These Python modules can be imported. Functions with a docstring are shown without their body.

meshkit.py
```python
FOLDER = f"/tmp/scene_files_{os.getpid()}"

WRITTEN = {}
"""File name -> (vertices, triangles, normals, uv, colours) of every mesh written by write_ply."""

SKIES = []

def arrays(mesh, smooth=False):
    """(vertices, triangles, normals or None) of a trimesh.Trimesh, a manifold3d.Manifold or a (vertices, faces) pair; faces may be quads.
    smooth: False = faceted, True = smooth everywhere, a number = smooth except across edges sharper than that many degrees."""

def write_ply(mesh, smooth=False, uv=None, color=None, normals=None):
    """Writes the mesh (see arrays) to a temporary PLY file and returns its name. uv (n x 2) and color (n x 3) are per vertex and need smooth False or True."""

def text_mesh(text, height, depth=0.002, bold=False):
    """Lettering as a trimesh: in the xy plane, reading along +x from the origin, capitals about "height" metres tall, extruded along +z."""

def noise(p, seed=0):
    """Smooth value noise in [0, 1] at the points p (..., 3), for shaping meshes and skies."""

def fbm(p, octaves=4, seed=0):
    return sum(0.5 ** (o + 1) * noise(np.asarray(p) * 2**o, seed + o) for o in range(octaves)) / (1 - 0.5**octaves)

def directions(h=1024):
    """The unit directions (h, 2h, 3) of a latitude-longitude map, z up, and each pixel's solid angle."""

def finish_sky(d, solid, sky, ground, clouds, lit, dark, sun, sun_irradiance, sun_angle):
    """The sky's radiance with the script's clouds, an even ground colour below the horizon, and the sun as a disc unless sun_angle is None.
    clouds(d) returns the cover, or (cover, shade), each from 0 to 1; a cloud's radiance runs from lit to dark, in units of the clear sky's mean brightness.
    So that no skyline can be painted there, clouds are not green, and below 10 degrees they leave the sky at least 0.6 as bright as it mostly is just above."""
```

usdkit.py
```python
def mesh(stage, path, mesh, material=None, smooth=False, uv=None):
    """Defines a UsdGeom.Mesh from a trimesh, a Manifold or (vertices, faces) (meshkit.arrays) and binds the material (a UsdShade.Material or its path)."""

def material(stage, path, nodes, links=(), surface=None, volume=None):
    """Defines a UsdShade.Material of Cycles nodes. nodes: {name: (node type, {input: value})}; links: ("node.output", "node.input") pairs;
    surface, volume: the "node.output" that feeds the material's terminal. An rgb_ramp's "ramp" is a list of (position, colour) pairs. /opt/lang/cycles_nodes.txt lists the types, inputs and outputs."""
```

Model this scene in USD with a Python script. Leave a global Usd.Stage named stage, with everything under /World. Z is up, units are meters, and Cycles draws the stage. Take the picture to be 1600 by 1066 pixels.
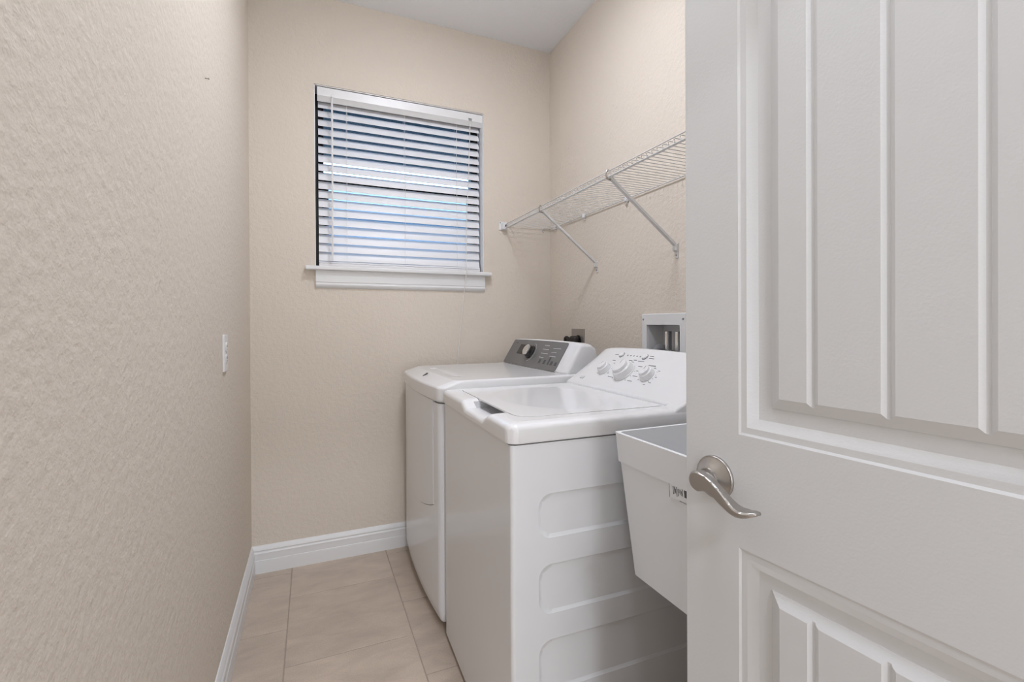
import math, random
import numpy as np, trimesh, usdkit, meshkit
import manifold3d as m3
from manifold3d import Manifold as MF, CrossSection as CS
from shapely.geometry import Polygon
from pxr import Usd, UsdGeom, UsdLux, UsdShade, Gf, Sdf

random.seed(7)
RNG = np.random.default_rng(7)
stage = Usd.Stage.CreateInMemory()
UsdGeom.SetStageUpAxis(stage, 'Z')
UsdGeom.SetStageMetersPerUnit(stage, 1.0)
UsdGeom.Xform.Define(stage, '/World')
UsdGeom.Scope.Define(stage, '/World/Looks')

# ------------------------------------------------------------------ camera, sky, lights, exposure
F_PX, V0, YAW, PITCH, ROLL = 732.98, 508.70, -.4023, -.0041, -.0049
CAM = np.array([0., -2.5526, 1.193])
EXPOSURE = 0.03
LAMP_COLOR, LAMP_STRENGTH = (.96, .99, 1.08), 56.0          # ceiling lamp of the laundry room
ENTRY_FILL_COLOR, ENTRY_FILL_STRENGTH = (.92, 1., 1.13), 37.0        # added fill lamp by the door, brightens left wall and door
HALL_COLOR, HALL_STRENGTH = (.97, 1., 1.09), 150.0          # unseen hall lamp behind the camera, lights the washer side
SKY_COLOR, SKY_STRENGTH = (.36, .64, 1.0), 2.0

cy, sy, cp, sp, cr, sr = math.cos(YAW), math.sin(YAW), math.cos(PITCH), math.sin(PITCH), math.cos(ROLL), math.sin(ROLL)
fwd = np.array([-sy * cp, cy * cp, sp]); rt = np.array([cy, sy, 0]); up = np.cross(rt, fwd)
rt, up = cr * rt + sr * up, -sr * rt + cr * up
cam = UsdGeom.Camera.Define(stage, '/World/camera')
cam.CreateProjectionAttr('perspective')
cam.CreateHorizontalApertureAttr(36.0)
cam.CreateFocalLengthAttr(F_PX * 36 / 1600)
cam.CreateVerticalApertureOffsetAttr(-(533 - V0) * 36 / 1600)
cam.CreateClippingRangeAttr(Gf.Vec2f(.03, 500))
cam.CreateFStopAttr(0.0)
cam.CreateExposureAttr(EXPOSURE)
cam.AddTransformOp().Set(Gf.Matrix4d(*rt, 0, *up, 0, *(-fwd), 0, *CAM, 1))

# added fill panel at the far end of the hall, brightens the room
FILL_COLOR, FILL_STRENGTH = (.98, 1.0, 1.02), 3.0
fill = UsdLux.RectLight.Define(stage, '/World/hall_window_light')
fill.CreateWidthAttr(2.2); fill.CreateHeightAttr(2.0)
fill.CreateColorAttr(Gf.Vec3f(*FILL_COLOR)); fill.CreateIntensityAttr(FILL_STRENGTH)
fill.AddTranslateOp().Set(Gf.Vec3d(.45, -5.55, 1.15)); fill.AddRotateXOp().Set(90.0)

sky = UsdLux.DomeLight.Define(stage, '/World/sky')
sky.CreateColorAttr(Gf.Vec3f(*SKY_COLOR)); sky.CreateIntensityAttr(SKY_STRENGTH)

# ------------------------------------------------------------------ materials
MAT = {}


def mat(name, color, rough=.5, metal=0., spec=.5, coat=0., bump=None, var=None, emit=None, trans=0.):
    """bump: list of (noise scale, distance); var: (noise scale, second colour)"""
    p = {"base_color": color, "roughness": rough, "metallic": metal, "specular_ior_level": spec}
    if coat: p |= {"coat_weight": coat, "coat_roughness": .06}
    if trans: p |= {"transmission_weight": trans}
    if emit: p |= {"emission_color": emit[0], "emission_strength": emit[1]}
    nodes, links = {"p": ("principled_bsdf", p), "g": ("geometry", {})}, []
    if var:
        nodes["vn"] = ("noise_texture", {"scale": var[0], "detail": 5, "roughness": .6})
        nodes["vr"] = ("rgb_ramp", {"ramp": [(.3, color), (.7, var[1])]})
        links += [("g.position", "vn.vector"), ("vn.fac", "vr.fac"), ("vr.color", "p.base_color")]
    if bump:
        prev = None
        for i, (sc, dist) in enumerate(bump):
            nodes[f"n{i}"] = ("noise_texture", {"scale": sc, "detail": 3, "roughness": .5})
            nodes[f"b{i}"] = ("bump", {"strength": 1.0, "distance": dist})
            links += [("g.position", f"n{i}.vector"), (f"n{i}.fac", f"b{i}.height")]
            if prev: links.append((prev, f"b{i}.normal"))
            prev = f"b{i}.normal"
        links.append((prev, "p.normal"))
    MAT[name] = usdkit.material(stage, '/World/Looks/' + name, nodes, links, surface="p.BSDF")
    return MAT[name]


mat('wall_paint', (.715, .645, .565), .85, spec=.25, bump=[(52, .0031), (140, .0010)])
mat('ceiling_paint', (.88, .90, .93), .9, spec=.2, bump=[(70, .003)])
mat('hall_paint', (.66, .62, .57), .9)
mat('trim_white', (.78, .785, .79), .35)
mat('door_white', (.73, .745, .76), .42, bump=[(260, .0002)])
mat('enamel_white', (.775, .79, .81), .16, spec=.5)
mat('plastic_white', (.78, .78, .79), .28)
mat('plastic_white_gloss', (.79, .79, .80), .12)
mat('sink_white', (.85, .865, .885), .5)
mat('slat_white', (.80, .80, .82), .4)
mat('cord_white', (.80, .78, .76), .7)
mat('wire_white', (.66, .655, .645), .4)
mat('nickel', (.47, .45, .43), .34, metal=1.)
mat('chrome', (.8, .8, .8), .12, metal=1.)
mat('steel_plate', (.40, .37, .34), .42, metal=.7)
mat('panel_grey', (.20, .198, .20), .35, metal=.3)
mat('display_black', (.025, .024, .022), .15)
mat('rubber_black', (.018, .016, .015), .5)
mat('print_grey', (.25, .25, .26), .5)
mat('print_dark', (.07, .07, .075), .5)
mat('print_light', (.62, .62, .63), .5)
mat('seam_shade_grey', (.22, .22, .22), .7)
mat('hose_grey', (.20, .20, .205), .55)
mat('brass', (.55, .42, .2), .35, metal=1.)
mat('grout', (.42, .35, .29), .95)
mat('frame_bronze', (.012, .011, .011), .45)
mat('house_stucco', (.36, .39, .43), .9)
mat('house_roof', (.34, .35, .37), .8)
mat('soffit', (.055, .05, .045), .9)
mat('unseen_ground_grey', (.10, .11, .13), 1., var=(6, (.14, .15, .17)))
mat('lamp_base', (.7, .7, .68), .4)
mat('lamp_glow', (.9, .9, .88), .5, emit=(LAMP_COLOR, LAMP_STRENGTH))
mat('entry_fill_glow', (.9, .9, .88), .5, emit=(ENTRY_FILL_COLOR, ENTRY_FILL_STRENGTH))
mat('unseen_hall_glow', (.9, .9, .88), .5, emit=(HALL_COLOR, HALL_STRENGTH))

# window glass: sunlight passes
MAT['pane_glass'] = usdkit.material(stage, '/World/Looks/pane_glass', {
    "t": ("transparent_bsdf", {"color": (.86, .93, .97)}), "s": ("glossy_bsdf", {"color": (1, 1, 1), "roughness": .0}),
    "f": ("fresnel", {"IOR": 1.45}), "m": ("mix_closure", {})},
    [("f.fac", "m.fac"), ("t.BSDF", "m.closure1"), ("s.BSDF", "m.closure2")], surface="m.closure")

# stone-look tile, three tones
for i, k in enumerate((1.0, .965, 1.03)):
    a = np.array((.56, .465, .385)) * k
    MAT[f'tile_{i}'] = usdkit.material(stage, f'/World/Looks/tile_{i}', {
        "g": ("geometry", {}), "o": ("object_info", {}), "w": ("math", {"math_type": "multiply", "value2": 37.0}),
        "mp": ("mapping", {"scale": (5, 12, 5)}), "n": ("noise_texture", {"dimensions": "4D", "scale": 1.1, "detail": 7, "roughness": .62, "distortion": .6}),
        "r": ("rgb_ramp", {"ramp": [(.25, a * .80), (.42, a * .93), (.55, a * 1.03), (.75, a * 1.15)]}),
        "n2": ("noise_texture", {"scale": 260, "detail": 2}), "r2": ("rgb_ramp", {"ramp": [(.3, (.9, .9, .9)), (.7, (1.06, 1.06, 1.06))]}),
        "mx": ("mix_color", {"blend_type": "multiply", "fac": 1.0}),
        "b": ("bump", {"strength": .4, "distance": .0006}), "p": ("principled_bsdf", {"roughness": .42, "specular_ior_level": .4})},
        [("g.position", "mp.vector"), ("mp.vector", "n.vector"), ("o.random", "w.value1"), ("w.value", "n.w"), ("n.fac", "r.fac"),
         ("g.position", "n2.vector"), ("n2.fac", "r2.fac"), ("r.color", "mx.a"), ("r2.color", "mx.b"), ("mx.result", "p.base_color"),
         ("n.fac", "b.height"), ("b.normal", "p.normal")], surface="p.BSDF")

# ------------------------------------------------------------------ helpers
used = {}


def numbered(path):
    if path not in used:
        used[path] = 0
        return path
    used[path] += 1
    return f"{path}_{used[path]:03d}"


def data(prim, label=None, cat=None, group=None, kind=None):
    for k, v in (('label', label), ('category', cat), ('group', group), ('kind', kind)):
        if v: prim.SetCustomDataByKey(k, v)
    return prim


class Node:
    def __init__(self, path, off=(0, 0, 0)):
        self.path, self.off = path, np.array(off, float)


def tri(mesh):
    v, f, _ = meshkit.arrays(mesh, False)
    return trimesh.Trimesh(v, f, process=False)


def obj(name, mesh, material, parent=None, smooth=35, label=None, cat=None, group=None, kind=None, local=False):
    """one Mesh prim; its geometry is given in world metres unless the parent is rotated (local=True)"""
    path = numbered((parent.path if parent else '/World') + '/' + name)
    t = tri(mesh)
    if parent is not None and not local:
        t = trimesh.Trimesh(t.vertices - parent.off, t.faces, process=False)
    if len(t.faces) > 0 and smooth: t.merge_vertices()
    p = usdkit.mesh(stage, path, t, MAT[material], smooth=smooth)
    data(p.GetPrim(), label, cat, group, kind)
    n = Node(path); n.off = parent.off if (parent and not local) else np.zeros(3)
    return n


def thing(name, loc=(0, 0, 0), rotz=0., parent=None, label=None, cat=None, group=None, kind=None):
    path = numbered((parent.path if parent else '/World') + '/' + name)
    x = UsdGeom.Xform.Define(stage, path)
    if any(loc): x.AddTranslateOp().Set(Gf.Vec3d(*map(float, loc)))
    if rotz: x.AddRotateZOp().Set(math.degrees(rotz))
    data(x.GetPrim(), label, cat, group, kind)
    return Node(path, loc)


def box(x0, x1, y0, y1, z0, z1):
    return MF.cube((x1 - x0, y1 - y0, z1 - z0)).translate((x0, y0, z0))


def rbox(x0, x1, y0, y1, z0, z1, r, n=12):
    s = MF.sphere(r, n)
    return MF.batch_hull([s.translate((x, y, z)) for x in (x0 + r, x1 - r) for y in (y0 + r, y1 - r) for z in (z0 + r, z1 - r)])


def vbox(x0, x1, y0, y1, z0, z1, r, n=16):
    """box with rounded vertical edges"""
    c = MF.cylinder(z1 - z0, r, r, n)
    return MF.batch_hull([c.translate((x, y, z0)) for x in (x0 + r, x1 - r) for y in (y0 + r, y1 - r)])


def cyl(p, axis, h, r0, r1=None, n=24):
    c = MF.cylinder(h, r0, r0 if r1 is None else r1, n)
    if axis == 'x': c = c.rotate((0, 90, 0))
    if axis == '-x': c = c.rotate((0, -90, 0))
    if axis == 'y': c = c.rotate((-90, 0, 0))
    if axis == '-y': c = c.rotate((90, 0, 0))
    return c.translate(tuple(map(float, p)))


def ext(poly, h):
    """polygon [(x, y)] -> solid extruded along z from 0 to h"""
    p = np.array(poly, float)
    if np.sum(p[:, 0] * np.roll(p[:, 1], -1) - p[:, 1] * np.roll(p[:, 0], -1)) < 0: p = p[::-1]
    return MF.extrude(CS([p]), h)


def ext_xz(poly, y0, y1):
    """(x, z) polygon extruded along y"""
    return ext([(x, z) for x, z in poly], y1 - y0).rotate((90, 0, 0)).translate((0, y1, 0))


def ext_yz(poly, x0, x1):
    """(y, z) polygon extruded along x"""
    m = ext(poly, x1 - x0)          # local x=y, y=z, z=x
    return m.transform(np.array([[0, 0, 1, x0], [1, 0, 0, 0], [0, 1, 0, 0]], float))


def tube(pts, r, n=8, cap=True):
    P = np.array(pts, float)
    T = np.gradient(P, axis=0) if len(P) > 2 else np.repeat((P[1] - P[0])[None], 2, 0)
    T /= np.linalg.norm(T, axis=1, keepdims=True)
    a = np.array([0, 0, 1.]) if abs(T[0][2]) < .9 else np.array([1., 0, 0])
    u = np.cross(T[0], a); u /= np.linalg.norm(u)
    V = []
    for p, t in zip(P, T):
        u = u - t * (u @ t); u /= np.linalg.norm(u)
        w = np.cross(t, u)
        for k in range(n):
            q = 2 * math.pi * k / n
            V.append(p + r * (math.cos(q) * u + math.sin(q) * w))
    F = []
    for i in range(len(P) - 1):
        for k in range(n):
            a, b = i * n + k, i * n + (k + 1) % n
            F += [(a, b, b + n), (a, b + n, a + n)]
    if cap:
        for k in range(1, n - 1):
            F.append((0, k + 1, k)); e = (len(P) - 1) * n; F.append((e, e + k, e + k + 1))
    return trimesh.Trimesh(V, F, process=False)


def lathe(prof, n=36):
    """profile [(r, z)] -> surface of revolution about z"""
    return MF.revolve(CS([np.array(prof if np.sum([a[0] * b[1] - a[1] * b[0] for a, b in zip(prof, prof[1:] + prof[:1])]) > 0 else prof[::-1], float)]), n)


def cat_(*ms):
    return trimesh.util.concatenate([tri(m) for m in ms])


def bez(pts, n=24):
    """Catmull-Rom through pts"""
    P = np.array(pts, float); P = np.vstack([2 * P[0] - P[1], P, 2 * P[-1] - P[-2]])
    out = []
    for i in range(1, len(P) - 2):
        for t in np.linspace(0, 1, n, endpoint=False):
            a, b, c, d = P[i - 1:i + 3]
            out.append(.5 * (2 * b + (c - a) * t + (2 * a - 5 * b + 4 * c - d) * t**2 + (3 * b - a - 3 * c + d) * t**3))
    return np.array(out + [P[-2]])


# ------------------------------------------------------------------ room shell
XL, XR, H, YF = -.2743, 1.3439, 2.845, -2.72
WX0, WX1, WZ0, WZ1 = .0145, .9135, 1.486, 2.402          # window opening
TH = .16

fl = thing('floor', kind='structure', label='beige stone-look square floor tiles with thin grout joints')
obj('grout', box(XL, XR, YF, 0, -.03, -.0022), 'grout', fl, smooth=False)
PX, PY, G = .4464, .4543, .0021
XT = -.0981


def tile_mesh(x0, x1, y0, y1):
    c = .0012
    pts = lambda d, z: [(x0 + d, y0 + d, z), (x1 - d, y0 + d, z), (x1 - d, y1 - d, z), (x0 + d, y1 - d, z)]
    V = pts(0, -.008) + pts(0, -c) + pts(c, 0)
    F = [(8, 9, 10), (8, 10, 11), (0, 2, 1), (0, 3, 2)]
    for l in (0, 4):
        for k in range(4):
            a, b = l + k, l + (k + 1) % 4
            F += [(a, b, b + 4), (a, b + 4, a + 4)]
    return trimesh.Trimesh(V, F, process=False)


for i in range(-1, 4):
    c0, c1 = max(XT + PX * i + G, XL), min(XT + PX * (i + 1) - G, XR)
    if c1 - c0 < .01: continue
    off = -.2914 if i % 2 == 0 else -.2914 - PY / 2
    for j in range(-2, 8):
        y1, y0 = off - PY * (j - 1) - G, off - PY * j + G
        y1, y0 = min(y1, 0), max(y0, YF)
        if y1 - y0 < .01: continue
        obj('tile', tile_mesh(c0, c1, y0, y1), f'tile_{random.randrange(3)}', fl, smooth=False)

# walls
wb = box(XL - TH, XR + TH, 0, TH, -.03, H + .1) - box(WX0, WX1, -.1, TH + .1, WZ0, WZ1)
obj('wall_back', wb, 'wall_paint', smooth=False, kind='structure', label='textured beige back wall with the window')
obj('wall_left', box(XL - TH, XL, YF - .12, 0, -.03, H + .1), 'wall_paint', smooth=False, kind='structure', label='textured beige wall beside the camera')
BOXY0, BOXY1, BOXZ0, BOXZ1 = -1.111, -.906, .99, 1.188
wr = box(XR, XR + TH, YF - .12, 0, -.03, H + .1) - box(XR - .1, XR + .085, BOXY0, BOXY1, BOXZ0, BOXZ1)
obj('wall_right', wr, 'wall_paint', smooth=False, kind='structure', label='textured beige wall behind the appliances')
obj('ceiling', box(XL - TH, XR + TH, YF - .12, TH, H, H + .1), 'ceiling_paint', smooth=False, kind='structure', label='white lightly textured ceiling')
DX0, DX1 = -.125, .690
wf = box(XL, XR, YF - .12, YF, -.03, H) - box(DX0, DX1, YF - .2, YF + .1, -.05, 2.06)
obj('wall_front', wf, 'wall_paint', smooth=False, kind='structure', label='beige wall with the doorway behind the camera')
# hall beyond the doorway
HX0, HX1, HY = -1.6, 2.2, -5.6
obj('floor_hall', box(HX0, HX1, HY, YF, -.03, -.001), 'tile_0', smooth=False, kind='structure', label='tiled hall floor beyond the doorway')
obj('ceiling_hall', box(HX0, HX1, HY, YF - .12, H, H + .1), 'ceiling_paint', smooth=False, kind='structure', label='white hall ceiling')
hallw = box(HX0 - .1, HX1 + .1, HY - .1, YF - .12, -.03, H + .1) - box(HX0, HX1, HY, YF, -.1, H + .2)
obj('wall_hall', hallw, 'hall_paint', smooth=False, kind='structure', label='pale hall walls beyond the doorway')
obj('wall_hall', cat_(box(HX0, XL - TH, YF - .12, YF - .02, -.03, H), box(XR + TH, HX1, YF - .12, YF - .02, -.03, H)), 'hall_paint', smooth=False, kind='structure', label='pale hall wall either side of the laundry')

# baseboards: profile (depth from wall, z)
BP = [(0, 0), (.0165, 0), (.0165, .054), (.0150, .0575), (.0150, .061), (.0135, .063), (.0135, .092), (.0145, .0945), (.0125, .099), (.0105, .1015),
      (.0105, .106), (.0120, .1085), (.0100, .115), (.0065, .122), (.0035, .1275), (0, .1295)]
obj('baseboard_back', ext_yz([(-d, z) for d, z in BP], XL, XR), 'trim_white', smooth=30, kind='structure', label='white moulded baseboard below the window')
obj('baseboard_left', ext_xz([(XL + d, z) for d, z in BP], YF, -.0005), 'trim_white', smooth=30, kind='structure', label='white moulded baseboard along the left wall')
obj('baseboard_right', ext_xz([(XR - d, z) for d, z in BP], YF, -.0005), 'trim_white', smooth=30, kind='structure', label='white moulded baseboard behind the appliances')

# ------------------------------------------------------------------ window
wn = thing('window_1', ((WX0 + WX1) / 2, .11, WZ0), kind='structure', label='dark framed window behind the white blind')
fy0, fy1 = .105, .15
fr = box(WX0, WX1, fy0, fy1, WZ0, WZ1) - box(WX0 + .045, WX1 - .045, fy0 - 1, fy1 + 1, WZ0 + .045, WZ1 - .045)
obj('window_frame', fr, 'frame_bronze', wn, smooth=False)
zm = 1.945
obj('meeting_rail', box(WX0 + .045, WX1 - .045, fy0 - .008, fy1 - .01, zm - .018, zm + .018), 'frame_bronze', wn, smooth=False)
obj('lower_sash', box(WX0 + .045, WX1 - .045, fy0 - .006, fy0 + .018, WZ0 + .045, zm - .018) - box(WX0 + .068, WX1 - .068, 0, 1, WZ0 + .075, zm - .02), 'frame_bronze', wn, smooth=False)
obj('glass_pane', box(WX0 + .045, WX1 - .045, .134, .138, zm + .018, WZ1 - .045), 'pane_glass', wn, smooth=False)
obj('glass_pane', box(WX0 + .068, WX1 - .068, .112, .116, WZ0 + .075, zm - .02), 'pane_glass', wn, smooth=False)
# stool and apron
st = thing('window_sill', (.463, -.01, 1.455), kind='structure', label='white window stool with a moulded apron below it')
stool = cat_(rbox(-.031, .947, -.042, .004, 1.4645, 1.4855, .006, 10), box(WX0 + .001, WX1 - .001, 0, .104, 1.466, 1.4855))
obj('stool', stool, 'trim_white', st, smooth=40)
AP = [(0, 1.4645), (-.020, 1.4645), (-.020, 1.437), (-.0185, 1.433), (-.0175, 1.407), (-.0155, 1.404), (-.0155, 1.398), (-.017, 1.395), (-.015, 1.388), (-.010, 1.382), (-.004, 1.3775), (0, 1.3765)]
ap = ext_yz(AP, .017, .9125)
obj('apron', ap, 'trim_white', st, smooth=30)

# white liner boards in the window reveal
for nm_, b_ in (('jamb_liner', box(WX0, WX0 + .004, .004, .105, WZ0, WZ1)), ('jamb_liner', box(WX1 - .004, WX1, .004, .105, WZ0, WZ1)), ('head_liner', box(WX0, WX1, .004, .105, WZ1 - .004, WZ1))):
    obj(nm_, b_, 'trim_white', wn, smooth=False)
# exterior
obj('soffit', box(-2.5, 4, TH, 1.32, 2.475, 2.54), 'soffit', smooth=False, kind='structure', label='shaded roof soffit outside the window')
obj('ground', box(-12, 14, TH, 30, -.4, -.3), 'unseen_ground_grey', smooth=False, kind='structure', label='unseen grey ground outside the window, its bounce tints the soffit')  # out of view; grey chosen so bounced light tints the soffit
nh = thing('house', (1.8, 6.5, -.3), label='neighbouring stucco house seen through the blind slats', cat='house')
obj('wall', box(-6, 9, 5.5, 9.0, -.3, 3.0), 'house_stucco', nh, smooth=False)
obj('roof', ext_yz([(5.0, 2.86), (5.0, 3.02), (7.3, 3.95), (9.6, 3.02), (9.6, 2.86)], -6.4, 9.4), 'house_roof', nh, smooth=False)

# ------------------------------------------------------------------ blind
bl = thing('window_blind', (.466, .04, 1.49), label='white horizontal slat blind hanging in the window', cat='blind')
BX0, BX1 = .033, .902
val = ext_yz([(.010, 2.395), (.010, 2.352), (.014, 2.349), (.030, 2.331), (.034, 2.331), (.034, 2.395)], .029, .912)
obj('valance', val, 'trim_white', bl, smooth=20)
obj('headrail', box(.034, .908, .034, .085, 2.345, 2.39), 'slat_white', bl, smooth=False)
NS = 18
ys = .058
zs_ = list(np.linspace(2.324, 1.544, NS)) + [1.5195]
NS += 1
sag = RNG.normal(0, 1, (NS, 2))
for i, z in enumerate(zs_):
    f = min(1., i / (NS - 2))
    t = math.radians(57 + 12 * f**1.5 + (RNG.normal(0, .9)))
    if i == NS - 1: t = math.radians(24)          # lowest slat rests on the rail
    nx, nw = 14, 6
    V, Fc = [], []
    w = .0505
    for s in (1, -1):
        for k in range(nx + 1):
            q = k / nx
            x = BX0 + (BX1 - BX0) * q
            dz = .0012 * sag[i, 0] * math.sin(math.pi * q) + .001 * sag[i, 1] * (q - .5)
            for j in range(nw + 1):
                u = j / nw - .5
                crown = .0022 * (1 - 4 * u * u)
                yy, nn = u * w, crown + s * .0009
                V.append((x, ys + yy * math.cos(t) - nn * math.sin(t), z + dz + yy * math.sin(t) + nn * math.cos(t)))
    n1 = (nx + 1) * (nw + 1)
    for k in range(nx):
        for j in range(nw):
            a = k * (nw + 1) + j
            b = a + nw + 1
            Fc += [(a, b, b + 1), (a, b + 1, a + 1), (n1 + a, n1 + b + 1, n1 + b), (n1 + a, n1 + a + 1, n1 + b + 1)]
    for k in range(nx):
        for j, fl_ in ((0, 1), (nw, 0)):
            a = k * (nw + 1) + j; b = a + nw + 1
            q_ = [(a, n1 + a, n1 + b), (a, n1 + b, b)]
            Fc += q_ if fl_ else [x[::-1] for x in q_]
    for k, fl_ in ((0, 0), (nx, 1)):
        for j in range(nw):
            a = k * (nw + 1) + j
            q_ = [(a, n1 + a, n1 + a + 1), (a, n1 + a + 1, a + 1)]
            Fc += q_ if fl_ else [x[::-1] for x in q_]
    obj('slat', trimesh.Trimesh(V, Fc, process=False), 'slat_white', bl, smooth=40)
obj('bottom_rail', rbox(BX0, BX1, ys - .024, ys + .024, 1.490, 1.508, .004, 8), 'slat_white', bl, smooth=40)
for x in (.170, .471, .763):
    obj('ladder_cord', cat_(tube([(x, .0335, 2.34), (x, .0325, 1.505)], .0008, 6), tube([(x, .083, 2.34), (x, .083, 1.505)], .0008, 6), tube([(x + .004, ys, 2.34), (x + .004, ys, 1.505)], .0008, 6),
                            rbox(x - .010, x + .010, .0325, .037, 1.488, 1.496, .002, 6)), 'cord_white', bl)
obj('tilt_wand', cat_(tube([(.099, .012, 2.352), (.0985, .012, 1.90), (.097, .010, 1.522)], .0052, 6)), 'plastic_white', bl, smooth=False)
obj('wand_hook', tube(bez([(.099, .02, 2.350), (.099, .006, 2.362), (.099, .002, 2.354), (.099, .009, 2.345)], 6), .0016, 6), 'chrome', bl)
obj('cord_lock', cat_(box(.828, .833, .006, .0115, 2.352, 2.362), box(.839, .844, .006, .0115, 2.352, 2.362), box(.826, .846, .006, .0115, 2.362, 2.3655)), 'print_grey', bl, smooth=False)
cordp = bez([(.836, .007, 2.358), (.826, .005, 2.10), (.812, .003, 1.80), (.800, -.022, 1.58), (.795, -.0475, 1.487), (.786, -.047, 1.44), (.766, -.030, 1.22), (.748, -.024, 1.02), (.742, -.030, .93)], 10)
obj('pull_cord', tube(cordp, .0019, 8), 'cord_white', bl)

# ------------------------------------------------------------------ wire shelf
ZS, SX, XB = 1.769, 1.040, 1.336
sh = thing('wire_shelf', (1.19, -.9, ZS), label='white ventilated wire shelf on diagonal braces above the washer and dryer', cat='shelf')
y_end = -2.05
WR = .0021
yy = -.010
k = 0
while yy > y_end:
    pts = [(XB, yy, ZS), (SX + .006, yy, ZS), (SX + .001, yy, ZS - .004), (SX, yy, ZS - .021)]
    obj('cross_wire', tube(pts, .00155, 5), 'wire_white', sh, smooth=60)
    yy -= .0263
for nm, x, z, r in (('front_wire', SX - .002, ZS + .001, .0024), ('front_wire', SX - .003, ZS - .021, .0026), ('middle_wire', SX + .036, ZS - .004, .0024), ('back_wire', XB, ZS - .003, .0026)):
    obj(nm, tube([(x, -.004, z), (x, y_end, z)], r, 8), 'wire_white', sh, smooth=60)
for yb in (-.500, -1.072, -1.64):
    b = thing('support_brace', (SX, yb, ZS), parent=sh)
    b.off = np.array((SX, yb, ZS)) ; 
    # child transform is relative to the shelf, so undo the shelf's offset
    UsdGeom.Xformable(stage.GetPrimAtPath(b.path)).GetOrderedXformOps()[0].Set(Gf.Vec3d(*(b.off - sh.off)))
    yt = yb + .020
    A_, B_ = np.array((SX + .004, yt, ZS - .024)), np.array((XR - .010, yb - .012, 1.497))
    d = B_ - A_
    # U-channel strut
    prof = [(-.0075, 0), (.0075, 0), (.0075, .010), (.0055, .010), (.0055, .002), (-.0055, .002), (-.0055, .010), (-.0075, .010)]
    L = np.linalg.norm(d); ez = d / L; ex = np.array((0, 1, 0)); ex = ex - ez * (ex @ ez); ex /= np.linalg.norm(ex); ey = np.cross(ez, ex)
    obj('strut', ext(prof, L).transform(np.column_stack([ex, ey, ez, A_])), 'wire_white', b, smooth=False)
    obj('hook', tube(bez([(SX + .010, yt, ZS - .030), (SX - .007, yt, ZS - .026), (SX - .009, yt, ZS - .004), (SX - .003, yt, ZS + .006), (SX + .004, yt, ZS + .003)], 5), .003, 7), 'steel_plate', b)
    yf = yb - .012
    foot = ext_xz([(XR, 1.512), (XR - .014, 1.502), (XR - .014, 1.482), (XR - .003, 1.476), (XR - .003, 1.452), (XR, 1.452)], yf - .0105, yf + .0105)
    obj('foot_plate', foot, 'wire_white', b, smooth=20)
    obj('screw', cat_(cyl((XR - .0055, yf, 1.463), 'x', .004, .0035, n=12)), 'steel_plate', b)
for yc in (-.075, -.402, -.768, -1.30, -1.80):
    obj('wall_clip', cat_(rbox(XB - .012, XR, yc - .009, yc + .009, ZS - .017, ZS + .006, .004, 8), tube([(XB, yc, ZS - .012), (XR - .002, yc, ZS - .026)], .004, 7)), 'plastic_white', sh)
eb = cat_(rbox(1.018, 1.046, -.030, 0, ZS - .028, ZS + .010, .005, 10), rbox(1.004, 1.056, -.006, 0, ZS - .030, ZS + .020, .003, 8))
obj('end_bracket', eb, 'plastic_white', sh)
obj('screw', cyl((1.038, -.034, ZS - .008), 'y', .005, .005, n=14), 'print_dark', sh)
obj('screw', cyl((1.012, -.009, ZS + .012), 'y', .004, .0028, n=10), 'print_dark', sh)
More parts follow.
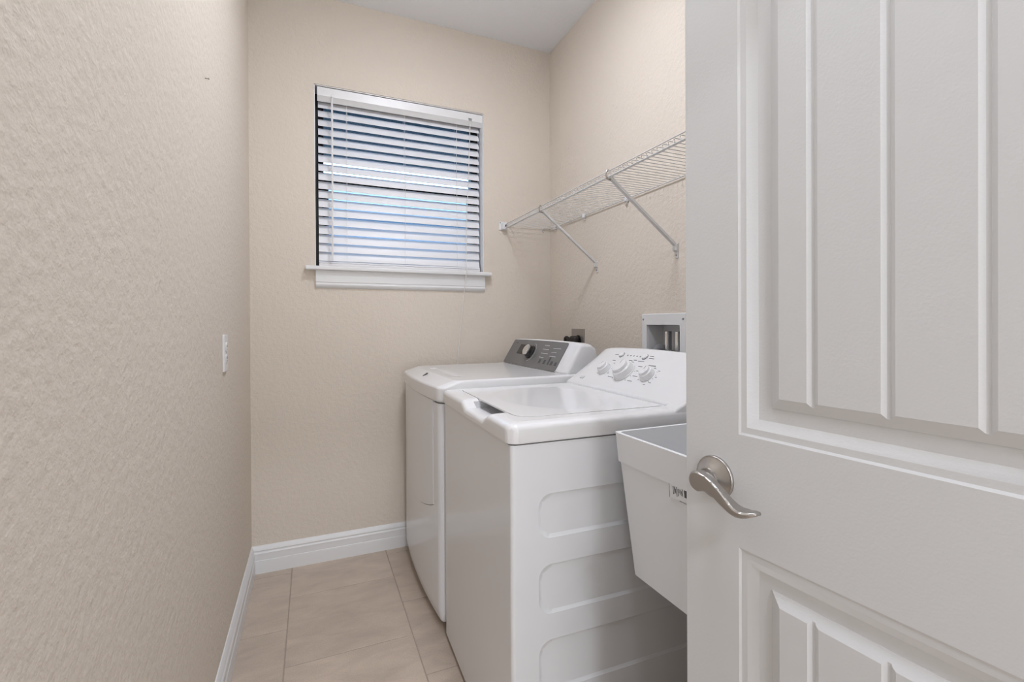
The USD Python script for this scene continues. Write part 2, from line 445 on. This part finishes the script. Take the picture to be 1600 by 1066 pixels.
obj('end_hoop', tube(bez([(1.296, -.003, ZS - .022), (1.285, -.008, ZS - .012), (1.296, -.010, ZS + .002), (1.325, -.010, ZS + .002)], 6), .003, 7), 'wire_white', sh)

# ------------------------------------------------------------------ left wall: outlet and nail
YO, ZO = -.716, 1.098
ou = thing('wall_outlet', (XL, YO, ZO), label='white duplex outlet cover on the left wall', cat='outlet')
obj('cover_plate', rbox(XL - .002, XL + .0065, YO - .036, YO + .036, ZO - .0625, ZO + .0625, .0032, 10), 'plastic_white', ou)
for s in (-1, 1):
    r = obj('receptacle', cyl((XL + .005, YO, ZO + s * .0195), 'x', .0035, .0168, n=28) ^ box(XL, XL + .1, YO - .014, YO + .014, 0, 3), 'plastic_white', ou)
    obj('slot', cat_(box(XL + .0082, XL + .0088, YO - .0075, YO - .0050, ZO + s * .0195 - .001, ZO + s * .0195 + .0075), box(XL + .0082, XL + .0088, YO + .0050, YO + .0075, ZO + s * .0195 - .001, ZO + s * .0195 + .0075), cyl((XL + .0082, YO, ZO + s * .0195 - .007), 'x', .0006, .0024, n=10)), 'print_dark', r, smooth=False)
obj('screw', cyl((XL + .006, YO, ZO), 'x', .0016, .003, n=12), 'steel_plate', ou)
obj('wall_nail', cat_(cyl((XL - .004, -.998, 1.888), 'x', .014, .0013, n=8), cyl((XL + .009, -.998, 1.888), 'x', .0015, .0028, n=10)), 'steel_plate', label='tiny nail stuck high in the left wall', cat='nail')

# ------------------------------------------------------------------ dryer outlet and cord
do = thing('dryer_outlet', (XR, -.325, 1.105), label='brushed metal dryer outlet plate on the right wall', cat='outlet')
obj('cover_plate', rbox(XR - .006, XR + .002, -.392, -.260, 1.045, 1.163, .003, 10), 'steel_plate', do)
obj('receptacle', cyl((XR - .010, -.335, 1.098), 'x', .008, .030, n=28), 'rubber_black', do)
pl = thing('power_cord', (XR - .04, -.32, 1.07), label='black dryer plug and cord in the metal outlet', cat='cord')
obj('plug', rbox(XR - .050, XR - .0105, -.362, -.297, 1.072, 1.124, .016, 14), 'rubber_black', pl)
obj('cable', tube(bez([(XR - .035, -.30, 1.09), (XR - .045, -.272, 1.112), (XR - .045, -.262, 1.08), (XR - .040, -.27, .95), (XR - .045, -.32, .70), (XR - .05, -.36, .45), (1.22, -.4, .30)], 8), .011, 10), 'rubber_black', pl)

# ------------------------------------------------------------------ washer supply box in the right wall
wbx = thing('supply_box', (XR, -1.0, 1.11), label='white recessed washer supply box with two chrome valve levers', cat='box')
frm = rbox(XR - .010, XR + .002, -1.142, -.876, .955, 1.232, .004, 10) - box(XR - .1, XR + .1, BOXY0 + .003, BOXY1 - .003, BOXZ0 + .003, BOXZ1 - .003)
obj('flange', frm, 'plastic_white', wbx)
rec = box(XR - .004, XR + .084, BOXY0 + .001, BOXY1 - .001, BOXZ0 + .001, BOXZ1 - .001) - box(XR - .05, XR + .080, BOXY0 + .004, BOXY1 - .004, BOXZ0 + .004, BOXZ1 - .004)
obj('recess', rec, 'plastic_white', wbx, smooth=False)
for y in (-.888, -1.128):
    obj('screw', cyl((XR - .012, y, 1.208), 'x', .003, .0042, n=12), 'print_grey', wbx)
for y in (-1.006, -1.066):
    v = thing('valve', (0, 0, 0), parent=wbx); v.off = wbx.off
    obj('valve_body', cat_(cyl((XR + .045, y, .995), 'z', .07, .013, n=20), cyl((XR + .045, y, 1.062), 'z', .016, .016, .012, n=6), cyl((XR + .020, y, 1.05), 'x', .03, .008, n=14)), 'chrome', v)
    obj('lever', rbox(XR + .010, XR + .020, y - .0085, y + .0085, 1.078, 1.158, .004, 8), 'chrome', v)
    obj('lever_grip', rbox(XR + .012, XR + .030, y - .014, y - .0086, 1.080, 1.158, .002, 8), 'hose_grey', v)
dh = thing('drain_hose', (XR + .03, -.962, 1.0), label='grey washer drain hose hooked into the supply box', cat='hose')
obj('hose', tube(bez([(XR - .06, -.955, .80), (XR - .045, -.955, .97), (XR - .02, -.955, 1.055), (XR + .022, -.958, 1.085), (XR + .048, -.962, 1.05), (XR + .050, -.962, 1.0)], 8), .019, 14), 'hose_grey', dh)
obj('collar', cyl((XR + .050, -.962, .993), 'z', .018, .023, n=20), 'plastic_white', dh)

# ------------------------------------------------------------------ clothes dryer (x = depth from front, y from near side)
DW, DD = .728, .72
D0 = np.array((.447, -.790, 0.))
dr = thing('clothes_dryer', tuple(D0), label='white clothes dryer with grey control panel beside the back wall', cat='dryer')


def bow(m, amp=.018, z0=None, z1=None, reach=.2):
    m = m.refine_to_length(.03)

    def f(P):
        P = np.array(P)
        w = np.clip(1 - P[:, 0] / reach, 0, 1)
        P[:, 0] -= amp * (1 - ((P[:, 1] - DW / 2) / (DW / 2)) ** 2) * w
        return P
    return m.warp_batch(f)


body = vbox(.0, DD, 0, DW, .030, .884, .030, 24)
bottom = MF.batch_hull([MF.sphere(.02, 16).translate((x, y, .05)) for x in (.025, DD - .025) for y in (.025, DW - .025)] + [body ^ box(-1, 2, -1, 2, .08, .9)])
ddoor = CS([np.array([(.078, .892), (.078, .475)] + [(y, .475 - .06 * math.sin(math.pi * (y - .078) / (DW - .156)) ** .9) for y in np.linspace(.078, DW - .078, 25)[1:-1]] + [(DW - .078, .475), (DW - .078, .892)])])
door_solid = MF.extrude(ddoor, .016).transform(np.array([[0, 0, 1, -.002], [1, 0, 0, 0], [0, 1, 0, 0]], float))
pocket = MF.extrude(ddoor.offset(.0026, m3.JoinType.Round, 2., 12), .05).transform(np.array([[0, 0, 1, -.036], [1, 0, 0, 0], [0, 1, 0, 0]], float))
obj('cabinet', bow(bottom - pocket), 'enamel_white', dr, local=True)
obj('door_panel', bow(door_solid ^ box(-.01, .1, 0, DW, .3, .8895)), 'enamel_white', dr, local=True)
obj('gap_shadow', bow(vbox(.006, DD - .01, .006, DW - .006, .8835, .889, .03, 24)), 'seam_shade_grey', dr, local=True, label='seam under the dryer top with its shade put into the colour')  # recessed slab, shade of the gap put into its dark colour
# top: rounded slab, front edge bevelled down
core = MF.batch_hull([MF.cylinder(.040, .022, .022, 24).translate((x, y, .900)) for x in (.026, DD - .03) for y in (.024, DW - .024)] +
                     [MF.cylinder(.012, .022, .022, 24).translate((x, y, .948)) for x in (.090, DD - .03) for y in (.028, DW - .028)])
top = bow(core.minkowski_sum(MF.sphere(.011, 14)) ^ box(-.05, 1, -.05, 1, .888, 1), .020)
top = top - MF.batch_hull([MF.sphere(.010, 12).translate((x + .012, y, .9775)) for x in (.088, .108) for y in (.16, .56)])
obj('top_panel', top, 'plastic_white_gloss', dr, local=True)
bgx, bgy = .018, .34
bd = rbox(-.016, .012, .285, .305, .001, .004, .0015, 8).rotate((0, -30, 0)).translate((.018, 0, .9545))
obj('front_badge', rbox(-.013, .013, -.008, .008, -.0015, .0025, .0015, 8).rotate((0, -32, 0)).translate((.022, .345, .9635)), 'print_dark', dr, local=True, label='small dark badge on the front edge')
# console
CA, CB = np.array((.552, .972)), np.array((.632, 1.102))
prof = [(.552, .965), (.552, .972), (.632, 1.100), (.642, 1.106), (.690, 1.102), (.715, 1.085), (.722, 1.05), (.722, .965)]
pr = Polygon(prof).buffer(-.012, join_style=2)
cons = ext_xz(list(pr.exterior.coords)[:-1], .020 + .012, DW - .003)
def endcut(P):
    P = np.array(P); e = np.clip((.075 - P[:, 1]) / .075, 0, 1)
    P[:, 0] += .030 * e**2.2 * np.clip((1.16 - P[:, 2]) / .15, 0, 1); P[:, 2] -= .014 * e**2 * np.clip((P[:, 2] - .98) / .1, 0, 1)
    P[:, 2] += .005 * np.sin(np.pi * np.clip(P[:, 1] / DW, 0, 1)) * np.clip((P[:, 2] - .98) / .1, 0, 1)
    return P
cons = cons.minkowski_sum(MF.sphere(.012, 16)).refine_to_length(.02).warp_batch(endcut)
obj('console', cons, 'plastic_white_gloss', dr, local=True, smooth=50)
nrm = np.array((-(CB - CA)[1], 0, (CB - CA)[0])); nrm /= np.linalg.norm(nrm)
upv = np.array(((CB - CA)[0], 0, (CB - CA)[1])); LEN = np.linalg.norm(upv); upv /= LEN
MC = lambda y, s, o=0.: np.array((CA[0], y, CA[1])) + upv * s + nrm * o


def frame(y, s, o=0., A=None):
    """matrix: local x -> along the console to the right (-y), local y -> up the slope, local z -> out of it"""
    return np.column_stack([np.array((0, -1., 0)), upv, nrm, MC(y, s, o)])


def panel_plate(pts, y_ref, o0, o1, F=None):
    return ext(pts, o1 - o0)


gp = CS([np.array([(0, 0), (.614, 0), (.614, .147), (0, .147)])]).offset(-.012).offset(.012, m3.JoinType.Round, 2., 16)
gpm = MF.extrude(gp, .0022)
arch = lambda P: np.column_stack([np.array(P)[:, 0], np.array(P)[:, 1] + .0035 * np.sin(np.pi * np.clip(np.array(P)[:, 0] / .7, 0, 1)) * np.clip(np.array(P)[:, 1] / .147, 0, 1), np.array(P)[:, 2]])
obj('control_panel', gpm.refine_to_length(.03).warp_batch(arch).transform(frame(DW - .012, .004, .0006)), 'panel_grey', dr, local=True, smooth=20, label='dark grey control panel')
FR = lambda m, y, s, o: m.transform(frame(y, s, o))
Yd = lambda Y: Y - D0[1]          # world Y -> dryer y
obj('display', FR(ext([(0, 0), (.086, 0), (.086, .057), (0, .057)], .0016), Yd(-.190), .066, .0024), 'display_black', dr, local=True, smooth=False)
dial = FR(lathe([(0, 0), (.037, 0), (.037, .006), (.032, .010), (.030, .026), (0, .026)]), Yd(-.352), .083, .0026)
dn = obj('dial', dial, 'display_black', dr, local=True)
obj('dial_face', FR(lathe([(0, 0), (.0295, 0), (.0295, .006), (.024, .010), (0, .0105)]), Yd(-.352), .083, .0280), 'chrome', dn, local=True)
pm = []
for (y, s, w, h) in [(-.115, .128, .028, .004), (-.49, .030, .020, .022), (-.54, .030, .020, .022), (-.585, .030, .014, .040), (-.612, .030, .022, .020), (-.655, .030, .018, .018)]:
    pm.append(FR(ext([(0, 0), (w, 0), (w, h), (0, h)], .0006), Yd(y), s, .0027))
for m_ in pm: obj('function_mark', m_, 'print_dark', dr, local=True, smooth=False)
pm = []
for k_ in range(7):
    pm.append(FR(ext([(0, 0), (.05 + .012 * (k_ % 3), 0), (.05 + .012 * (k_ % 3), .0025), (0, .0025)], .0006), Yd(-.47 - .1 * (k_ % 2)), .062 + .011 * k_, .0027))
pm.append(FR(MF.revolve(CS([np.array([(.050, 0), (.0515, 0), (.0515, .0006), (.050, .0006)])]), 40) ^ box(.005, 1, -1, 1, -1, 1), Yd(-.352), .083, .0027))
for m_ in pm: obj('cycle_mark', m_, 'print_light', dr, local=True, smooth=False)
obj('foot', cyl((.06, .06, 0), 'z', .032, .02, n=16), 'rubber_black', dr, local=True)
for q in ((.06, DW - .06), (DD - .06, .06), (DD - .06, DW - .06)):
    obj('foot', cyl((*q, 0), 'z', .032, .02, n=16), 'rubber_black', dr, local=True)

# ------------------------------------------------------------------ washing machine (x depth, y from near side)
WW, WD = .686, .700
W0, WROT = np.array((.4441, -1.4991, 0.)), -.0229
wa = thing('washing_machine', tuple(W0), WROT, label='white top-loading washing machine between the dryer and the sink', cat='washer')
wcab = vbox(0, WD, 0, WW, .022, .893, .011, 20)
for z0, z1 in ((.651, .764), (.459, .585), (.262, .394)):
    cs = CS([np.array([(.073, z0), (WD - .073, z0), (WD - .073, z1), (.073, z1)])])
    big = cs.offset(-.036).offset(.036, m3.JoinType.Round, 2., 32); small = cs.offset(-.042).offset(.034, m3.JoinType.Round, 2., 32)
    pk = MF.batch_hull([MF.extrude(big, .001).rotate((90, 0, 0)).translate((0, .0005, 0)), MF.extrude(small, .001).rotate((90, 0, 0)).translate((0, .0042, 0))])
    wcab = wcab - pk
obj('cabinet', wcab, 'enamel_white', wa, local=True, smooth=30)
obj('gap_shadow', vbox(.006, WD - .01, .006, WW - .006, .8925, .8985, .012, 16), 'seam_shade_grey', wa, local=True, label='seam under the washer top with its shade put into the colour')  # dark colour stands in for shade in the joint below the cover
# top cover with rounded edge and a finger scoop
CT = .946
r = .014
core = MF.batch_hull([MF.cylinder(.03, .014, .014, 20).translate((x, y, .900)) for x in (.020, WD - .03) for y in (.024, WW - .024)] +
                     [MF.cylinder(CT - r - .900, .014, .014, 20).translate((x, y, .900)) for x in (.038, WD - .03) for y in (.040, WW - .040)])
core = core.refine_to_length(.02)
SC = (.16, .42)
sm = lambda t: t * t * (3 - 2 * t)
scp = [(SC[0] - .05, CT + .04)] + [(SC[0] - .03 + .085 * t_, CT - r + .004 - .027 * sm(t_)) for t_ in np.linspace(0, 1, 12)] + [(SC[1] - .05 + .075 * t_, CT - r - .023 + .027 * sm(t_)) for t_ in np.linspace(0, 1, 12)] + [(SC[1] + .05, CT + .04)]
core = core - ext_yz(scp, -.05, .062)
cap = core.minkowski_sum(MF.sphere(r, 12)) ^ box(-.05, WD, -.05, WW + .05, .897, 1.0)
LX0, LX1, LY0, LY1 = .050, .506, .066, WW - .040
lid_cs = CS([np.array([(LX0, LY0), (LX1, LY0), (LX1, LY1), (LX0, LY1)])]).offset(-.05).offset(.05, m3.JoinType.Round, 2., 40)
lid_cs = lid_cs + CS([np.array([(LX1 - .08, LY0), (LX1, LY0), (LX1, LY1), (LX1 - .08, LY1)])])
cap = cap - MF.extrude(lid_cs.offset(.0018, m3.JoinType.Round, 2., 24), .05).translate((0, 0, CT - .010))
cap = cap - box(.030, .115, SC[0] + .012, SC[1] - .012, CT - .030, CT - .006)
obj('top_cover', cap, 'plastic_white_gloss', wa, local=True, smooth=40)
lid = MF.extrude(lid_cs, .0095).translate((0, 0, CT - .0095 + .0008)) - box(.0, .075, SC[0] + .02, SC[1] - .02, 0, CT - .004)
dish = MF.sphere(1.0, 160).scale((.27, .36, .012)).translate((.285, (LY0 + LY1) / 2, CT + .0098))
lid = lid - dish
obj('lid', lid, 'plastic_white_gloss', wa, local=True, smooth=25)
# console
wp = [(.500, .938), (.504, .943), (.530, .960), (.556, .982), (.676, 1.086), (.690, 1.090), (.705, 1.080), (.712, 1.05), (.712, .94), (.60, .92)]
r = .013
pr = Polygon(wp).buffer(-r, join_style=2)
wc = ext_xz(list(pr.exterior.coords)[:-1], r, WW - r)
ck = Polygon([(.497, .941), (.468, .914), (.505, .911), (.530, .922), (.575, .952), (.64, 1.02), (.62, 1.035), (.556, .981), (.530, .959)]).buffer(-.006, join_style=2)
cheek = ext_xz(list(ck.exterior.coords)[:-1], .0045, .05).minkowski_sum(MF.sphere(.006, 12))
wc = (wc.minkowski_sum(MF.sphere(r, 14)) + cheek).refine_to_length(.016)


def arch_w(P):
    P = np.array(P); y = P[:, 1]
    up_ = np.clip((P[:, 2] - .95) / .13, 0, 1)
    P[:, 2] += up_ * (.012 * (1 - ((y - WW / 2) / (WW / 2)) ** 2) - .004)
    e = np.clip((np.abs(y - WW / 2) - (WW / 2 - .11)) / .11, 0, 1)
    P[:, 0] += .026 * e**2.5 * up_; P[:, 2] -= .016 * e**2.5 * up_
    return P


wc = wc.warp_batch(arch_w)
obj('console', wc, 'plastic_white_gloss', wa, local=True, smooth=50)
CA, CB = np.array((.556, .982)), np.array((.676, 1.086))
nrm = np.array((-(CB - CA)[1], 0, (CB - CA)[0])); nrm /= np.linalg.norm(nrm)
upv = np.array(((CB - CA)[0], 0, (CB - CA)[1])); LEN = np.linalg.norm(upv); upv /= LEN
Yw = lambda Y: Y - W0[1]


def knob(name, Y, s, R, hgt, o):
    k0 = lathe([(0, 0), (R * 1.06, 0), (R * 1.06, .004), (R, .0065), (R * .90, hgt * .62), (R * .74, hgt * .70), (R * .70, hgt * .96), (R * .62, hgt), (0, hgt)], 40)
    n = obj(name, FR(k0, Yw(Y), s, o), 'plastic_white_gloss', wa, local=True, smooth=30)
    tk = [FR(box(-.0008, .0008, R * .2, R * .66, hgt - .0004, hgt + .0005), Yw(Y), s, o)]
    obj('pointer', cat_(*tk), 'print_grey', n, local=True, smooth=False)


def off_at(s, Y):
    """bulge of the arched console face at slope position s"""
    y = Yw(Y); upf = np.clip((CA[1] + upv[2] * s - .95) / .13, 0, 1)
    return nrm[2] * upf * (.012 * (1 - ((y - WW / 2) / (WW / 2)) ** 2) - .004)


for nm, Y, s, R, hg in (('small_knob', -1.004, .045, .0265, .030), ('large_knob', -1.132, .046, .041, .040), ('small_knob', -1.262, .047, .0265, .030)):
    knob(nm, Y, s, R, hg, off_at(s, Y) - .001)
for Y in (-1.031, -1.173):
    obj('push_button', FR(lathe([(0, 0), (.0115, 0), (.0115, .004), (.009, .0065), (0, .0068)], 24), Yw(Y), .128, off_at(.128, Y) - .0006), 'plastic_white', wa, local=True)
    obj('button_ring', FR(lathe([(.0116, 0), (.0135, 0), (.0135, .0012), (.0116, .0012)], 24), Yw(Y), .128, off_at(.128, Y)), 'print_grey', wa, local=True)
pm = []


def mark(Y, s, w, h=.0022):
    pm.append(FR(box(-w / 2, w / 2, -h / 2, h / 2, -.003, .0007), Yw(Y), s, off_at(s, Y)))


for k_ in range(5): mark(-1.068 - .0195 * k_, .128, .006, .005)
mark(-.998, .127, .022); mark(-1.205, .134, .020); mark(-1.212, .124, .026); mark(-1.171, .106, .032)
for Y, s, w in [(-1.112, .104, .020), (-1.135, .108, .018), (-1.13, .098, .014), (-1.19, .082, .022), (-1.197, .060, .018), (-1.205, .036, .026), (-1.197, .012, .026), (-1.073, .015, .026), (-1.085, .090, .010),
                (-1.245, .092, .036), (-1.268, .083, .010), (-1.297, .074, .010), (-1.305, .046, .010), (-1.298, .020, .012), (-1.28, .008, .010), (-1.232, .083, .008),
                (-1.012, .096, .018), (-1.028, .083, .010), (-1.040, .070, .010), (-1.046, .055, .010), (-1.042, .030, .010), (-.972, .07, .01)]:
    mark(Y, s, w, .0032 if w > .03 else .0022)
obj('printed_marks', cat_(*pm), 'print_grey', wa, local=True, smooth=False, label='small grey printed settings round the knobs', kind='stuff')
ring = []
for Y, s, R in ((-1.132, .046, .050), (-1.262, .047, .034), (-1.004, .045, .034)):
    for k_ in range(11):
        q = math.radians(-130 + 26 * k_)
        ring.append(box(-.0006, .0006, R, R + .004, -.002, .0006).rotate((0, 0, -math.degrees(q))).transform(frame(Yw(Y), s, off_at(s, Y))))
obj('dial_ticks', cat_(*ring), 'print_grey', wa, local=True, smooth=False, kind='stuff')
obj('badge', FR(rbox(-.012, .012, -.006, .006, -.002, .0015, .0008, 8), Yw(-.905), -.012, .0015), 'print_light', wa, local=True, label='small grey badge at the corner of the console')
for q in ((.06, .06), (.06, WW - .06), (WD - .06, .06), (WD - .06, WW - .06)):
    obj('foot', cyl((*q, 0), 'z', .0235, .02, n=16), 'rubber_black', wa, local=True)

# ------------------------------------------------------------------ utility sink
SKX0, SKX1, SKY0, SKY1, SKZ = .717, XR - .0215, -2.10, -1.537, .912
sk = thing('laundry_sink', (1.03, -1.82, .55), label='white plastic laundry tub sink between the washer and the open door', cat='sink')


def frus(d, z0, z1, ta, tb, fa=None):
    def ring(z, t, f=None):
        c = MF.cylinder(.0005, .012, .012, 14)
        return [c.translate((x, y, z)) for x in (SKX0 + .012 + (t if f is None else f), SKX1 - .012 - t * .3) for y in (SKY0 + .012 + t, SKY1 - .012 - t)]
    return MF.batch_hull(ring(z0, tb) + ring(z1 - .0005, ta, fa))


apron = frus(0, .838, SKZ, 0., .0052)
tub = frus(0, .553, .85, .010, .034, .0068)
inner = frus(0, .566, SKZ + .01, .009, .045)
obj('basin', (apron + tub) - inner, 'sink_white', sk, smooth=30)
dr_ = obj('drain', lathe([(0, 0), (.045, 0), (.045, .004), (.03, .006), (0, .003)], 28).translate((1.03, -1.82, .5655)), 'chrome', sk)
obj('drain_pipe', tube(bez([(1.03, -1.82, .553), (1.03, -1.82, .44), (1.05, -1.82, .38), (1.10, -1.82, .38), (1.12, -1.82, .44), (1.18, -1.82, .47), (XR, -1.82, .47)], 8), .02, 14), 'plastic_white', sk)
obj('wall_rail', box(XR - .02, XR, -2.06, -1.58, .80, .84), 'steel_plate', sk, smooth=False)
for y_ in (-1.66, -2.02):
    obj('wall_bracket', ext_xz([(1.1, .552), (1.1, .545), (XR - .01, .38), (XR, .38), (XR, .552)], y_, y_ + .03), 'steel_plate', sk, smooth=False)
# sticker on the front: tilted with the tub wall
ang = math.atan2(.0272, .297)
stk = lambda m: m.rotate((0, math.degrees(-ang), 0)).translate((.7250, -1.763, .828))
obj('sticker', stk(box(-.0012, .0006, -.035, .028, -.020, .020)), 'sink_white', sk, smooth=False, label='small printed sticker')
bars = [box(-.0016, -.0010, .0275, .0283, -.020, .020), box(-.0016, -.0010, -.035, .016, .0155, .0165), box(-.0016, -.0010, -.034, -.002, -.0195, -.0185), box(-.0016, -.001, .018, .022, .012, .016)]
rr = random.Random(3)
for k_ in range(9):
    y = .016 - k_ * .0035
    bars.append(box(-.0016, -.0010, y - .0014, y, -.012 + rr.random() * .010, .004 + rr.random() * .007))
bars.append(box(-.0016, -.001, -.033, -.018, -.006, .010))
obj('sticker_print', cat_(*[stk(b) for b in bars]), 'print_dark', sk, smooth=False, kind='stuff')

# ------------------------------------------------------------------ open door (x from latch edge to hinge, y into the door, z up)
DY = .0889
DOORW, DT = .762, .035
do_ = thing('door_1', (.5952, -1.9227, 0), -math.pi / 2 + DY, kind='structure', label='white panelled interior door standing open')
slab = rbox(0, DOORW, 0, DT, .010, 2.035, .0012, 8)
# moulding: (distance in from the opening's edge, depth below the face)
MP = [(0., 0.), (.0035, .0018), (.0070, .0022), (.0105, .0018), (.0130, .0024), (.0265, .0112), (.0410, .0124), (.0435, .0112), (.0462, .0124)]
P0, PD = .1012, .0124
planks = []
for (z0, z1) in ((1.0203, 1.925), (.235, .8457)):
    x0, x1 = P0, DOORW - P0
    for side in (0, 1):
        for (d0, h0), (d1, h1) in zip(MP[:-1], MP[1:]):
            rg = lambda d, h: MF.cube((x1 - x0 - 2 * d, .0002, z1 - z0 - 2 * d)).translate((x0 + d, h - .0002, z0 + d))
            top_d, bot_d = d0, d1
            hull = MF.batch_hull([MF.cube((x1 - x0 - 2 * d0, .004, z1 - z0 - 2 * d0)).translate((x0 + d0, min(h0, h1) - .004 if h1 > h0 else -.004, z0 + d0)), rg(d1, h1) if h1 > h0 else MF.cube((x1 - x0 - 2 * d1, .0002, z1 - z0 - 2 * d1)).translate((x0 + d1, -.0002, z0 + d1))]) if h1 > h0 else None
            if hull is None: continue
            if side: hull = hull.mirror((0, 1, 0)).translate((0, DT, 0))
            slab = slab - hull
        pkt = MF.cube((x1 - x0 - 2 * .0462, PD, z1 - z0 - 2 * .0462)).translate((x0 + .0462, 0, z0 + .0462))
        if side: pkt = pkt.mirror((0, 1, 0)).translate((0, DT, 0))
        slab = slab - pkt
    rb = .0462
    fz0, fz1 = z0 + rb, z1 - rb
    base = MF.cube((x1 - x0 - 2 * rb, .001, fz1 - fz0)).translate((x0 + rb, PD - .001, fz0))
    tp = .0625
    topf = MF.cube((x1 - x0 - 2 * tp, .001, z1 - z0 - 2 * tp)).translate((x0 + tp, .0026, z0 + tp))
    field = MF.batch_hull([base, topf])      # raised field of vertical planks
    gx = [.2085 + .0864 * k_ for k_ in range(5)]
    for g in gx:
        # left wall sloping, flat floor, steeper right wall
        field = field - ext([(g - .0062, .0), (g - .0062, .0026), (g - .0010, .0056), (g + .0030, .0056), (g + .0042, .0042), (g + .0085, .0026), (g + .0085, .0)], 3).translate((0, 0, 0))
    cuts = [x0] + gx + [x1]
    planks.append([field ^ box(cuts[i_], cuts[i_ + 1], -1, 1, 0, 3) for i_ in range(len(cuts) - 1)])
obj('door_slab', slab, 'door_white', do_, local=True, smooth=20)
for grp in planks:
    pn = thing('door_panel', parent=do_)
    for q in grp: obj('plank', q, 'door_white', pn, local=True, smooth=20)
for grp in planks:
    pn = thing('door_panel', parent=do_)
    for q in grp: obj('plank', q.mirror((0, 1, 0)).translate((0, DT, 0)), 'door_white', pn, local=True, smooth=20)
# lever handles on both faces
HA, HZ = .0590, .9425
for s in (1, -1):
    hd = thing('door_handle', parent=do_, label='brushed nickel lever handle' if s == 1 else None)
    fx = (lambda m: m) if s == 1 else (lambda m: m.mirror((0, 1, 0)).translate((0, DT, 0)))
    ros = lathe([(0, 0), (.0345, 0), (.0345, .003), (.0335, .0045), (.030, .0052), (.0215, .0125), (.0165, .016), (.0165, .020), (0, .020)], 56).rotate((90, 0, 0)).translate((HA, 0, HZ))
    obj('rosette', fx(ros), 'nickel', hd, local=True, smooth=35)
    obj('neck', fx(cyl((HA, -.024, HZ), '-y', .001, .001, n=8) + cyl((HA, -.0185, HZ), '-y', .010, .0125, n=32)), 'nickel', hd, local=True)
    # chain of stretched spheres
    secs = []
    path = bez([(HA, -.036, HZ), (HA + .014, -.0375, HZ + .0006), (HA + .032, -.0385, HZ - .0062), (HA + .050, -.0385, HZ - .0175), (HA + .066, -.0385, HZ - .0245), (HA + .082, -.0380, HZ - .0240), (HA + .098, -.0365, HZ - .0190)], 5)
    hh = np.interp(np.linspace(0, 1, len(path)), [0, .16, .3, .5, .66, .8, .93, 1], [.0155, .0128, .0100, .0082, .0062, .0046, .0034, .0026])
    hb = np.interp(np.linspace(0, 1, len(path)), [0, .16, .3, .5, .66, .8, .93, 1], [.0095, .0085, .0072, .0080, .0105, .0130, .0115, .0070])
    tang = np.gradient(path, axis=0)
    hull_parts = []
    for p_, h_, b_, t_ in zip(path, hh, hb, tang):
        an = math.degrees(math.atan2(t_[2], t_[0]))
        # superellipse disc: flat faces, rounded edges
        hp = cyl((0, b_, 0), '-y', 2 * b_, max(h_ - .0022, .0006), n=28) + cyl((0, b_ - .0022, 0), '-y', 2 * b_ - .0044, h_, n=28)
        hull_parts.append(hp.translate(tuple(p_)))
    lev = MF.batch_boolean([MF.batch_hull([a, b]) for a, b in zip(hull_parts[:-1], hull_parts[1:])] + [cyl((HA, -.0200, HZ), '-y', .010, .0128, .0135, n=40)], m3.OpType.Add)
    obj('lever', fx(lev.as_original()), 'nickel', hd, local=True, smooth=40)
obj('latch_plate', box(-.0006, .002, DT / 2 - .0125, DT / 2 + .0125, HZ - .028, HZ + .028) + rbox(-.010, .004, DT / 2 - .007, DT / 2 + .007, HZ - .010, HZ + .010, .002, 8), 'nickel', do_, local=True)
for z in (.25, 1.02, 1.80):
    obj('hinge', cyl((DOORW + .006, -.004, z - .045), 'z', .09, .0065, n=14) + box(DOORW - .001, DOORW + .004, 0, .03, z - .045, z + .045), 'nickel', do_, local=True)
obj('door_jamb', cat_(box(DX0, DX0 + .018, YF - .125, YF + .002, 0, 2.06), box(DX1 - .018, DX1, YF - .125, YF + .002, 0, 2.06), box(DX0, DX1, YF - .125, YF + .002, 2.042, 2.06)), 'trim_white', kind='structure', smooth=False, label='white door jamb around the doorway')

# ------------------------------------------------------------------ ceiling lamps (out of frame; the one by the doorway is added fill)
def lamp(loc, glow, label):
    l = thing('ceiling_lamp', loc, label=label, cat='lamp')
    obj('lamp_base', lathe([(0, 0), (.165, 0), (.165, -.022), (.150, -.026), (0, -.026)], 40), 'lamp_base', l, local=True)
    th_ = np.linspace(0, math.pi / 2, 10)
    obj('diffuser', lathe([(0, -.027)] + [(.150 * math.cos(a), -.027 - .030 * math.sin(a)) for a in th_[:-1]] + [(0, -.057)], 40), glow, l, local=True, smooth=True)


lamp((.52, -1.08, H), 'lamp_glow', 'round flush ceiling lamp over the laundry room')
lamp((.28, -2.10, H), 'entry_fill_glow', 'added fill lamp on the ceiling just inside the doorway, out of view')
lamp((.10, -4.3, H), 'unseen_hall_glow', 'unseen round ceiling lamp in the hall, lights the washer side')
